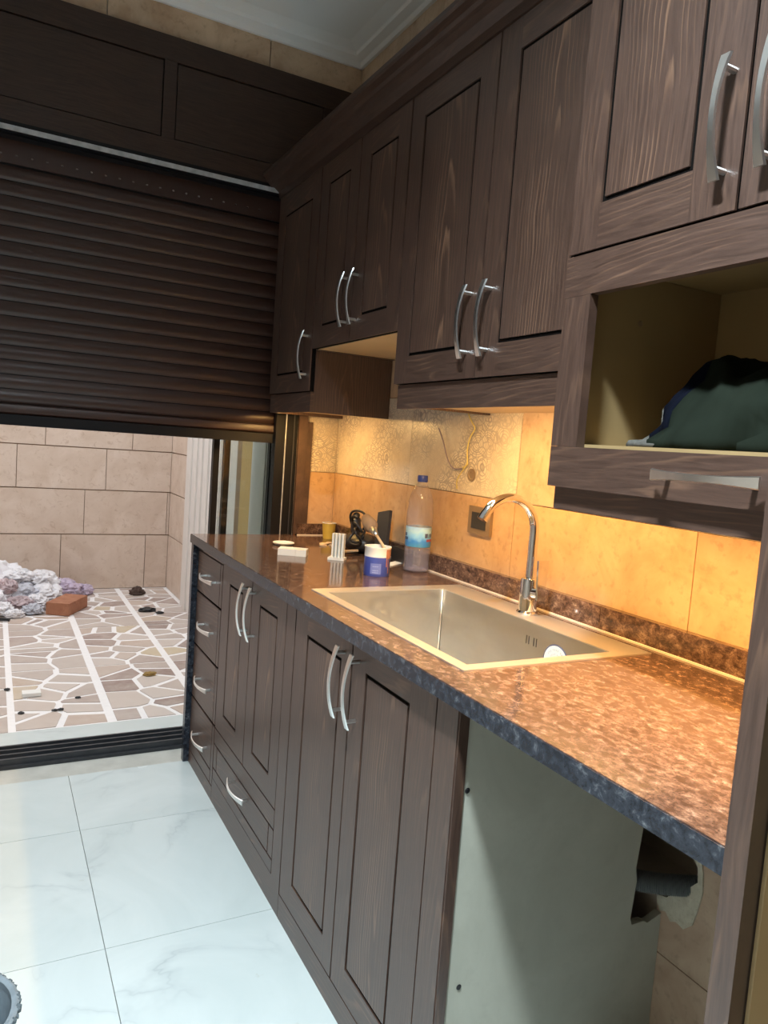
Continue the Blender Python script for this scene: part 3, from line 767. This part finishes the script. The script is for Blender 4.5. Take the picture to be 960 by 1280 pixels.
# 4: deeper cabinet with niche
NX = .20; n0 = NX + .019; NA, NB_ = -2.470, -1.800
u4 = empty('niche_cabinet', (.4, -2.13, 1.2), 'deeper wall cabinet with two doors above an open framed niche', 'cabinet')
B(n0, BK, NA, NA + .016, 1.200, 2.45).build('side_panel', 'wood_side', u4)
B(n0 + .0165, BK, NB_ - .016, NB_, 1.2005, 2.45).build('side_panel', 'wood_side', u4)
B(n0 + .02, BK - .007, NB_ - .020, NB_ - .0165, 1.319, 1.634).build('niche_lining', 'niche', u4)
B(n0, BK, NA + .016, NB_ - .016, 1.302, 1.318).build('niche_floor', 'niche', u4)
B(n0, BK, NA + .016, NB_ - .016, 1.635, 1.651).build('niche_ceiling', 'niche', u4)
B(BK - .006, BK, NA + .016, NB_ - .016, 1.318, 1.635).build('niche_back', 'niche', u4)
B(n0, BK, NA + .016, NB_ - .016, 2.434, 2.45).build('top_panel', 'carcass', u4)
B(BK - .006, BK, NA + .016, NB_ - .016, 1.651, 2.434).build('back_panel', 'carcass', u4)
B(n0, n0 + .016, NA + .016, NB_ - .0002, 1.2005, 1.242).build('valance', 'wood_h', u4)
B(n0 + .016, BK, NA + .016, NB_ - .0165, 1.212, 1.228).build('bottom_panel', 'carcass', u4)
lf = empty('niche_frame', (NX, -2.135, 1.24)); lf.parent = u4; lf.location = Vector((NX, -2.135, 1.24)) - W[u4.name]
B(NX, n0 - .001, NA + .002, NB_ - .001, 1.241, 1.312).bevel(.0015, 1).build('rail', 'wood_h', lf)
B(NX, n0 - .001, NA + .002, NB_ - .001, 1.571, 1.640).bevel(.0015, 1).build('rail', 'wood_h', lf)
B(NX, n0 - .001, NB_ - .066, NB_ - .001, 1.3125, 1.5705).bevel(.0015, 1).build('stile', 'wood_v', lf)
B(NX, n0 - .001, NA + .002, NA + .068, 1.3125, 1.5705).bevel(.0015, 1).build('stile', 'wood_v', lf)
handle(lf, (-2.142, 1.277), .178, 'y', NX)
framed_door(u4, NX, -2.134, NB_ - .001, 1.643, 2.45, .066, .07, .074, hnd=(-2.108, 1.768), hlen=.168, sr=.078)
framed_door(u4, NX, NA + .002, -2.136, 1.643, 2.45, .066, .07, .074, hnd=(-2.178, 1.768), hlen=.168, sl=.078)
MB().lathe((.368, NB_ - .0203, 1.549), [(.006, 0), (.004, -.001)], 10, axis='y').build('screw_hole', 'socket', u4)

l1 = led(-.405, -.10, .315, 1.3935); l1['label'] = 'warm light strip under the narrow corner wall cabinet'
l2 = led(-1.76, -1.10, .312, 1.3985); l2['label'] = 'warm light strip under the wide wall cabinet above the sink'
l3 = led(-2.44, -1.83, .30, 1.205); l3['label'] = 'warm light strip under the niche cabinet'

# tall cabinet panel beside the niche cabinet
tc = empty('tall_cabinet', (.2, -2.48, 0), 'tall cabinet with stained front edge and pale inside at the worktop end', 'cabinet')
B(-.150, -.132, -2.4925, -2.4715, .0, 2.45).bevel(.0015, 1).build('front_edge', 'wood_v', tc)
B(-.132, WX - .003, -2.4915, -2.4725, .0, 2.45).build('side_panel', 'carcass_dark', tc)
B(-.128, WX - .003, -2.4955, -2.492, .03, 2.45).build('inner_lining', 'carcass', tc)
B(-.13, WX - .003, -3.10, -3.082, .0, 2.45).build('side_panel', 'carcass_dark', tc)
B(WX - .012, WX - .003, -3.082, -2.496, .03, 2.45).build('back_panel', 'carcass', tc)
B(-.128, WX - .003, -3.082, -2.496, .0, .03).build('bottom_panel', 'carcass', tc)
B(-.128, WX - .003, -3.082, -2.496, 2.432, 2.45).build('top_panel', 'carcass', tc)

# ---------------------------------------------------------------- jacket in the niche
jk = empty('jacket', (.36, -2.12, 1.318), 'dark olive green jacket with navy lining stuffed in the niche', 'jacket')
def jh(x, y):
    P_ = [(-1.895, 0.0), (-1.92, .045), (-1.95, .088), (-1.98, .125), (-2.02, .142), (-2.06, .143), (-2.11, .120), (-2.18, .100), (-2.30, .105), (-2.40, .085), (-2.452, .05)]
    h = 0
    for (ya, ha), (yb, hb) in zip(P_, P_[1:]):
        if yb <= y <= ya: h = ha + (hb - ha) * (ya - y) / (ya - yb)
    e = min(1, max(0, (x - .232) / .09)) ** .6 * min(1, max(0, (.575 - x) / .06)) ** .5
    f = .020 * math.sin(34 * y + 38 * x + 5 * noise.noise(Vector((x * 9, y * 7, 1)))) + .034 * noise.noise(Vector((x * 17, y * 15, 3.3))) + .012 * noise.noise(Vector((x * 45, y * 40, 7)))
    return max(.002, (h + f * min(1, h / .06)) * e)
def mound(y0, y1, x0, x1, lift=0.0, ny=40, nx=30):
    b = MB(); top = []; z0 = 1.3185
    for j in range(ny + 1):
        y = y0 + (y1 - y0) * j / ny
        top.append([b.bm.verts.new((x0 + (x1 - x0) * i / nx, y + .018 * math.sin(14 * (x0 + (x1 - x0) * i / nx)) * (1 if abs(y) < 2.4 else 0), z0 + lift + jh(x0 + (x1 - x0) * i / nx, y))) for i in range(nx + 1)])
    for r_ in top:
        for v in r_:
            q_ = v.co; k_ = max(0, (.50 - q_.x) / .26)
            q_.x += k_ * (.022 + .020 * math.sin(30 * q_.y + 26 * q_.z) + .040 * noise.noise(Vector((q_.y * 13, q_.z * 15, 2.2))) + .016 * noise.noise(Vector((q_.y * 34, q_.z * 30, 5.1)))) if q_.z > z0 + .012 else 0
    for A, Bq in zip(top, top[1:]):
        for i in range(nx): b.bm.faces.new((A[i], A[i + 1], Bq[i + 1], Bq[i]))
    rim_ = top[0] + [r_[-1] for r_ in top[1:]] + top[-1][-2::-1] + [r_[0] for r_ in top[-2:0:-1]]
    low = [b.bm.verts.new((v.co.x, v.co.y, z0)) for v in rim_]
    for k in range(len(rim_)): b.bm.faces.new((rim_[k], rim_[(k + 1) % len(rim_)], low[(k + 1) % len(low)], low[k]))
    b.bm.faces.new(low[::-1]); return b
mound(-2.45, -1.985, .235, .574).build('body', 'olive', jk, smooth=True)
mound(-1.985, -1.932, .250, .570).build('lining', 'navy', jk, smooth=True, label='navy blue lining')
mound(-1.932, -1.900, .270, .560, ny=12).build('cuff', 'knit', jk, smooth=True, label='grey knitted cuff')
MB().lathe((.250, -1.975, 1.3185), [(.020, 0), (.021, .006), (.012, .010), (.001, .011)], 20).build('button', 'knit', jk, smooth=True)

# ---------------------------------------------------------------- wall socket and loose wires
so = empty('wall_socket', (WX - .002, -1.075, 1.05), 'bronze double framed wall socket behind the faucet spout', 'socket')
B(WX - .010, WX - .0005, -1.125, -1.015, 1.052, 1.132).bevel(.003, 2).build('plate', 'socket', so)
B(WX - .0125, WX - .010, -1.105, -1.035, 1.068, 1.116).bevel(.001, 1).build('insert', 'dark_plastic', so)
wp = [(WX - .03, -.99, 1.437), (WX - .02, -.985, 1.40), (WX - .012, -1.0, 1.375), (WX - .010, -1.015, 1.36), (WX - .009, -.985, 1.335), (WX - .008, -.975, 1.29), (WX - .007, -.985, 1.255), (WX - .007, -.955, 1.237), (WX - .007, -.90, 1.235), (WX - .008, -.865, 1.27), (WX - .008, -.845, 1.31), (WX - .010, -.82, 1.345), (WX - .012, -.81, 1.36)]
def smooth_path(p, it=2):
    p = [Vector(q) for q in p]
    for _ in range(it):
        o = [p[0]]
        for a, b2 in zip(p, p[1:]): o += [a * .75 + b2 * .25, a * .25 + b2 * .75]
        p = o + [p[-1]]
    return p
sp_ = smooth_path(wp); kk = int(len(sp_) * .56)
lw = empty('loose_wire', (WX - .01, -.92, 1.23), 'loose thin electric wire hanging on the patterned tiles', 'wire')
MB().tube(sp_[:kk + 1], .0022, 6).build('yellow_core', 'cable_y', lw, smooth=True)
MB().tube(sp_[kk:], .0022, 6).build('mauve_core', 'cable_p', lw, smooth=True)
MB().tube(smooth_path([(WX - .007, -.985, 1.255), (WX - .007, -.95, 1.225), (WX - .007, -.93, 1.20), (WX - .006, -.935, 1.175)]), .0018, 6).build('stray_core', 'cable_y', lw, smooth=True)
MB().lathe((WX, -1.0, 1.222), [(.020, 0), (.019, -.003), (.012, -.003), (.010, -.001)], 24, axis='x').build('junction_ring', 'socket', label='small bronze ring on the tiles under the loose wire', cat='ring')

# ---------------------------------------------------------------- things on the worktop
# water bottle
bt = empty('water_bottle', (.517, -.835, CZ), 'clear plastic water bottle with blue cap and printed blue label', 'bottle')
bc = (.517, -.835, CZ)
prof = [(.030, .001), (.041, .006), (.042, .02), (.0405, .035), (.042, .05), (.042, .075), (.040, .080), (.040, .146), (.042, .150), (.042, .19), (.038, .215), (.040, .222), (.034, .245), (.023, .268), (.015, .282), (.014, .300)]
MB().lathe(bc, prof, 32, True, False).build('shell', 'pet', bt, smooth=60)
MB().lathe(bc, [(.029, .003), (.039, .008), (.039, .072)], 28).build('water', 'water', bt, smooth=40)
MB().lathe(bc, [(.0408, .082), (.0412, .084), (.0412, .143), (.0408, .145)], 32, False, False).build('label_wrap', 'label', bt, smooth=40, label='blue and turquoise printed label')
MB().lathe(bc, [(.0155, .286), (.0165, .288), (.0165, .304), (.0150, .307), (.002, .3072)], 24).build('cap', 'blue_cap', bt, smooth=40)
def patch(a0, a1, z0, z1, mat):
    b = MB(); n = 6
    for k in range(n):
        u, v = math.radians(a0 + (a1 - a0) * k / n), math.radians(a0 + (a1 - a0) * (k + 1) / n)
        f = lambda t, z, r: (bc[0] + r * math.cos(t), bc[1] + r * math.sin(t), bc[2] + z)
        q = [b.bm.verts.new(p_) for p_ in (f(u, z0, .0416), f(v, z0, .0416), f(v, z1, .0416), f(u, z1, .0416))]; b.bm.faces.new(q)
    return b.build('label_mark', mat, bt)
va = math.degrees(math.atan2(-2.843 + .835, -.687 - .517))   # towards the viewer side
mk = plain('label_dark', (.07, .08, .13), .4); mr = plain('label_red', (.34, .07, .09), .4); mw = plain('label_navy', (.03, .09, .22), .4)
patch(va + 30, va + 46, .112, .126, mk); patch(va + 50, va + 56, .112, .125, mk); patch(va + 60, va + 74, .114, .125, mk)
patch(va + 40, va + 80, .100, .108, mr); patch(va - 78, va - 58, .115, .125, mw); patch(va - 80, va - 50, .103, .112, mw)
# paint tin
cn = empty('paint_tin', (.352, -.880, CZ), 'small blue and white paint tin with rusty drips', 'tin'); cc = (.352, -.880, CZ)
MB().lathe(cc, [(.0385, .0), (.0395, .002), (.0395, .058)], 32, True, False).build('blue_wall', 'blue_can', cn, smooth=40)
MB().lathe(cc, [(.0395, .058), (.0395, .082), (.041, .084), (.041, .088), (.037, .088), (.037, .070), (.001, .070)], 32, False, True).build('white_band', 'paper', cn, smooth=40)
MB().lathe((cc[0], cc[1], cc[2] + .0705), [(.0365, 0), (.03, .001), (.001, .0012)], 28).build('paint', 'black_plastic', cn)
def canpatch(a0, a1, z0, z1, mat, nm):
    b = MB(); n = 5
    for k in range(n):
        u, v = math.radians(a0 + (a1 - a0) * k / n), math.radians(a0 + (a1 - a0) * (k + 1) / n)
        f = lambda t, z: (cc[0] + .0400 * math.cos(t), cc[1] + .0400 * math.sin(t), cc[2] + z)
        b.bm.faces.new([b.bm.verts.new(p_) for p_ in (f(u, z0), f(v, z0), f(v, z1), f(u, z1))])
    return b.build(nm, mat, cn)
canpatch(va + 45, va + 80, .055, .082, 'rust', 'rust_stain'); canpatch(va + 46, va + 52, .03, .058, 'rust', 'paint_drip'); canpatch(va + 58, va + 62, .01, .058, 'rust', 'paint_drip')
canpatch(va + 68, va + 73, .022, .058, 'black_plastic', 'paint_drip')
lp = plain('tin_label_pale', (.16, .20, .48), .4); canpatch(va - 25, va + 22, .008, .040, lp, 'tin_label')
for z in (.012, .018, .030): canpatch(va - 16, va + 10, z, z + .0015, plain('tin_label_line', (.40, .45, .68), .4), 'tin_label_line')
# brush lying across the tin
pb = empty('paint_brush', (.36, -.80, CZ), 'round paint brush with pale wooden stick resting in the tin', 'brush')
a, b2 = Vector((.366, -.905, CZ + .079)), Vector((.425, -.640, CZ + .145))
dd = (b2 - a).normalized(); ln = (b2 - a).length
MB().tube([a, a + dd * ln * .45], .0045, 10).build('stick', 'pale_wood', pb, smooth=True)
MB().tube([a + dd * ln * .45, a + dd * ln * .62], [.006, .013], 14).build('ferrule', 'metal', pb, smooth=True)
MB().tube([a + dd * ln * .62, a + dd * ln * .75, a + dd * ln * .98], [.014, .024, .018], 16).build('bristles', 'bristle', pb, smooth=True)
# tangled black cable and tool
tg = empty('power_tool', (.49, -.44, CZ), 'black power tool wrapped in its coiled cable by the wall', 'tool')
MB().blob((.50, -.45, CZ + .035), (.055, .085, .036), .18, 2.5, 3, 1.1, CZ + .001).build('body', 'black_plastic', tg, smooth=True)
MB().tube([(.515, -.40, CZ + .03), (.512, -.39, CZ + .08), (.508, -.395, CZ + .118)], [.024, .02, .016], 14).build('grip', 'black_plastic', tg, smooth=True)
MB().blob((.508, -.396, CZ + .128), (.014, .014, .012), .15, 2, 2, 3).build('chuck', 'black_plastic', tg, smooth=True)
rr_ = random.Random(3)
for k in range(4):
    pts = []; r0 = .030 + .008 * k; ph = rr_.uniform(0, 6)
    for q in range(30):
        t = q / 29 * 6.0 + ph
        pts.append((.455 + .016 * k + .012 * math.sin(2 * t + k), -.505 + .028 * k + r0 * math.cos(t), CZ + .064 + .010 * k + r0 * math.sin(t)))
    MB().tube(pts, .0045, 7).build('cable_loop', 'black_plastic', tg, smooth=True)
MB().tube([(.44, -.52, CZ + .012), (.40, -.50, CZ + .010), (.37, -.53, CZ + .010)], .006, 8).build('cable_tail', 'black_plastic', tg, smooth=True)
MB().prism([(.37, -.56), (.46, -.53), (.465, -.515), (.37, -.545)], 'z', CZ + .014, CZ + .020).build('putty_knife', 'pale_wood', label='thin pale scraper lying across the black cable', cat='scraper')
# dark slab leaning on the wall
sl = MB().box(-.006, .006, -.034, .034, 0, .165).bevel(.003, 2)
sl.xf(Matrix.Translation((.518, -.585, CZ + .003)) @ Matrix.Rotation(math.radians(10), 4, 'Z') @ Matrix.Rotation(math.radians(-13), 4, 'X') @ Matrix.Rotation(math.radians(13), 4, 'Y'))
sl.build('charcoal_slab', 'dark_plastic', label='charcoal plastic slab leaning against the tiles near the bottle', cat='slab')
B(.540, .566, -.735, -.625, CZ, CZ + .050).bevel(.002, 1).build('black_box', 'black_plastic', label='small black box on the worktop behind the paint tin', cat='box')
MB().prism([(.46, -.76), (.545, -.70), (.535, -.665), (.45, -.72)], 'z', CZ + .0005, CZ + .003).build('paper_scrap', 'paper', label='folded white paper scrap between paint tin and bottle', cat='paper')
# white finned plastic piece standing up
wp_ = empty('white_bracket', (.345, -.605, CZ), 'upright white plastic bracket with fins on a foot', 'bracket')
fr_ = Matrix.Translation((.345, -.605, CZ)) @ Matrix.Rotation(math.radians(-38), 4, 'Z')
B(-.028, .028, -.020, .020, 0, .008).bevel(.002, 1).xf(fr_).build('foot', 'white_plastic', wp_)
for k in range(4): B(-.019 + .0115 * k, -.0125 + .0115 * k, -.010, .008, .008, .088).bevel(.001, 1).xf(fr_).build('fin', 'white_plastic', wp_)
B(-.019, .0225, .008, .011, .008, .088).xf(fr_).build('back', 'white_plastic', wp_)
# cigarette-pack-like white box
wb = empty('white_box', (.235, -.49, CZ), 'flat white cardboard box lying on the worktop', 'box')
bx_ = Matrix.Translation((.228, -.505, CZ)) @ Matrix.Rotation(math.radians(-30), 4, 'Z')
B(-.050, .010, -.028, .028, 0, .022).bevel(.001, 1).xf(bx_).build('carton', 'paper', wb)
B(.0105, .046, -.028, .028, 0, .022).bevel(.001, 1).xf(bx_).build('lid', 'white_plastic', wb)
# pale dish, cup, scraps
MB().lathe((.270, -.29, CZ), [(.02, .0), (.034, .003), (.040, .010), (.038, .012), (.030, .007), (.002, .006)], 28).build('pale_dish', 'white_plastic', label='small pale round dish near the window end of the worktop', cat='dish', smooth=40)
cu = empty('yellow_cup', (.530, -.105, CZ), 'small yellow paper cup standing in the worktop corner', 'cup')
MB().lathe((.530, -.105, CZ), [(.022, 0), (.028, .062), (.0265, .062), (.021, .003), (.001, .003)], 28).build('wall', 'yellow', cu, smooth=40)
MB().lathe((.530, -.105, CZ + .062), [(.0265, 0), (.0295, .001), (.0295, .003), (.0265, .003)], 28, False, False).build('rolled_rim', 'paper', cu, smooth=40)
for k, (x, y, s) in enumerate(((.44, -.27, .02), (.47, -.25, .014), (.42, -.31, .016), (.455, -.31, .012))):
    MB().blob((x, y, CZ + .003), (s, s * .7, .004), .3, 3, 2, k + 1.5, CZ).build('sawdust_scrap', 'pale_wood', label='pale wood scrap on the worktop near the yellow cup', cat='scrap', group='wood scraps near the cup')

# ---------------------------------------------------------------- terrace clutter
ang = math.atan2(2.722 - 2.414, -.041 + .209)
bk = B(0, .30, 0, .155, 0, .082).bevel(.006, 2).xf(Matrix.Translation((-.205, 2.42, .003)) @ Matrix.Rotation(ang, 4, 'Z'))
bk.build('clay_brick', 'brick', label='solid red clay brick lying on the crazy paving', cat='brick', base=True)
bagmats = [plain('white_bag', (.78, .77, .80), .35, var=.12, scale=25), plain('grey_bag', (.50, .51, .57), .35, var=.25, scale=25), plain('lilac_bag', (.52, .43, .55), .4, var=.2, scale=25), plain('printed_bag', (.48, .38, .40), .4, var=.6, scale=18)]
rb = random.Random(5); bags = []
BAGS = [(-.62, 2.98, .13, .17, .14, .12, 0, 'largest crumpled white bag on the heap against the terrace wall'),
 (-.36, 3.03, .09, .13, .11, .09, 0, 'puffed white bag against the wall between heap and lilac bag'),
 (-.50, 2.80, .07, .11, .10, .075, 1, 'crumpled grey bag in the middle of the heap'),
 (-.68, 2.68, .07, .11, .09, .075, 0, 'white bag at the foot of the heap away from the brick'),
 (-.19, 3.05, .06, .10, .08, .06, 2, 'lilac plastic bag between the brick and the terrace wall'),
 (-.33, 2.83, .06, .10, .09, .07, 0, 'white bag right behind the red brick'),
 (-.86, 2.90, .11, .13, .13, .12, 1, 'large grey bag beside the largest white bag'),
 (-.90, 2.62, .07, .11, .09, .075, 0, 'white bag at the far side of the heap foot'),
 (-.06, 3.10, .035, .07, .05, .04, 2, 'small flat lilac bag at the wall foot beyond the brick'),
 (-.50, 2.61, .045, .08, .07, .05, 3, 'small dark printed wrapper at the front of the heap'),
 (-.61, 2.53, .035, .07, .06, .045, 0, 'small white bag in front of the heap'),
 (-.75, 2.52, .04, .07, .06, .045, 1, 'small grey bag in front of the heap'),
 (-.39, 2.66, .045, .06, .06, .05, 0, 'small white bag touching the brick end'),
 (-.42, 2.53, .03, .06, .045, .032, 1, 'small flat grey wrapper beside the brick'),
 (-.58, 2.72, .15, .06, .055, .045, 3, 'printed wrapper lying on the heap'),
 (-.36, 2.92, .165, .07, .06, .04, 0, 'thin white wrapper on the puffed white bag'),
 (-.50, 2.90, .19, .08, .07, .045, 0, 'thin white wrapper between the two largest white bags'),
 (-.74, 2.80, .17, .08, .07, .05, 0, 'white wrapper between the largest white bag and the large grey bag'),
 (-.80, 2.70, .15, .07, .06, .045, 3, 'printed wrapper lying by the large grey bag'),
 (-.53, 2.45, .024, .05, .035, .026, 0, 'tiny white wrapper on the paving before the heap')]
for k, (x, y, z, rx, ry, rz, mi, lab) in enumerate(BAGS):
    MB().blob((x, y, z), (rx, ry, rz), .30, 1.7, 4, k * 1.37 + .4, .003, True).build('plastic_bag', bagmats[mi], label=lab, cat='bag', group='rubbish bags heaped on the terrace')
MB().tube([(-.68, 2.40, .014), (-.56, 2.34, .014)], .010, 8).build('dark_offcut', 'black_plastic', label='dark stick offcut at the edge of the rubbish heap', cat='offcut')
def chip(x, y, s, h, mat, lab, nm, seed, **k):
    return MB().blob((x, y, h * .6), (s, s * .7, h), .4, 2.5, 3, seed, .003).build(nm, mat, label=lab, cat=k.get('cat', 'debris'), group=k.get('group'))
chip(.335, 3.03, .055, .042, plain('brown_rag', (.08, .05, .04), .9), 'crumpled dark brown rag by the far terrace wall', 'rag', 1.1, cat='rag')
chip(.315, 2.48, .060, .018, 'black_plastic', 'flat black scrap on the paving below the brown rag', 'black_scrap', 2.2, cat='scrap')
chip(.385, 2.40, .028, .010, 'black_plastic', 'tiny black chip next to the flat black scrap', 'black_chip', 3.3, cat='scrap')
chip(.075, 1.06, .032, .012, plain('dry_leaf', (.30, .19, .06), .8), 'curled dry yellow leaf on the paving', 'dry_leaf', 4.4, cat='leaf')
for k, (x, y) in enumerate(((-.545, .665), (-.41, .66), (-.385, .665), (-.30, .80), (-.595, 1.0))):
    chip(x, y, .013, .007, 'black_plastic', 'tiny dark crumb of dirt lying on the crazy paving', 'dirt_crumb', 5.5 + k, cat='crumb', group='dirt crumbs on the paving')
B(-.535, -.455, .870, .925, .003, .020).bevel(.003, 1).build('white_packet', 'paper', label='small white packet lying flat on the paving', cat='packet')

# ---------------------------------------------------------------- bucket on the kitchen floor
bq = empty('bucket', (-.745, -1.385, 0), 'cement crusted blue grey bucket on the marble floor', 'bucket'); q = (-.745, -1.385, 0)
MB().lathe(q, [(.098, 0), (.122, .185), (.117, .185), (.095, .010), (.001, .010)], 40).build('wall', 'bucket', bq, smooth=40)
MB().lathe(q, [(.122, .178), (.128, .180), (.129, .193), (.124, .196), (.116, .192), (.116, .178)], 40, False, False).build('rim', 'bucket', bq, smooth=40)
rbm = random.Random(9); crust = MB()
for k in range(60):
    a = k / 60 * 2 * math.pi + rbm.uniform(-.04, .04); crust.blob((q[0] + .127 * math.cos(a), q[1] + .127 * math.sin(a), .188), (.007, .007, rbm.uniform(.005, .011)), .4, 2, 1, k)
crust.build('cement_crust', 'bucket_dirt', bq, kind='stuff')
MB().lathe((q[0], q[1], .10), [(.107, 0), (.06, .006), (.001, .003)], 32).build('water_inside', plain('murky_water', (.12, .17, .20), .15), bq, smooth=True)

# ---------------------------------------------------------------- ceiling lamp (behind the viewer)
LP = (-.70, -2.35, CEIL)
la = empty('ceiling_lamp', (LP[0], LP[1], LP[2] - .12), 'round surface mounted ceiling downlight in the middle of the kitchen', 'lamp')
MB().lathe((LP[0], LP[1], CEIL - .12), [(.13, .12), (.13, 0), (.121, 0), (.121, .108)], 40, True, False).build('shade', 'dark_plastic', la, smooth=40)
ra = .119
MB().lathe((LP[0], LP[1], CEIL - .013), [(ra, 0), (.001, -.001)], 40, False, False).build('diffuser', emit('lamp_cool', LAMP_COLOR, LAMP_POWER / (math.pi * math.pi * ra * ra)), la)
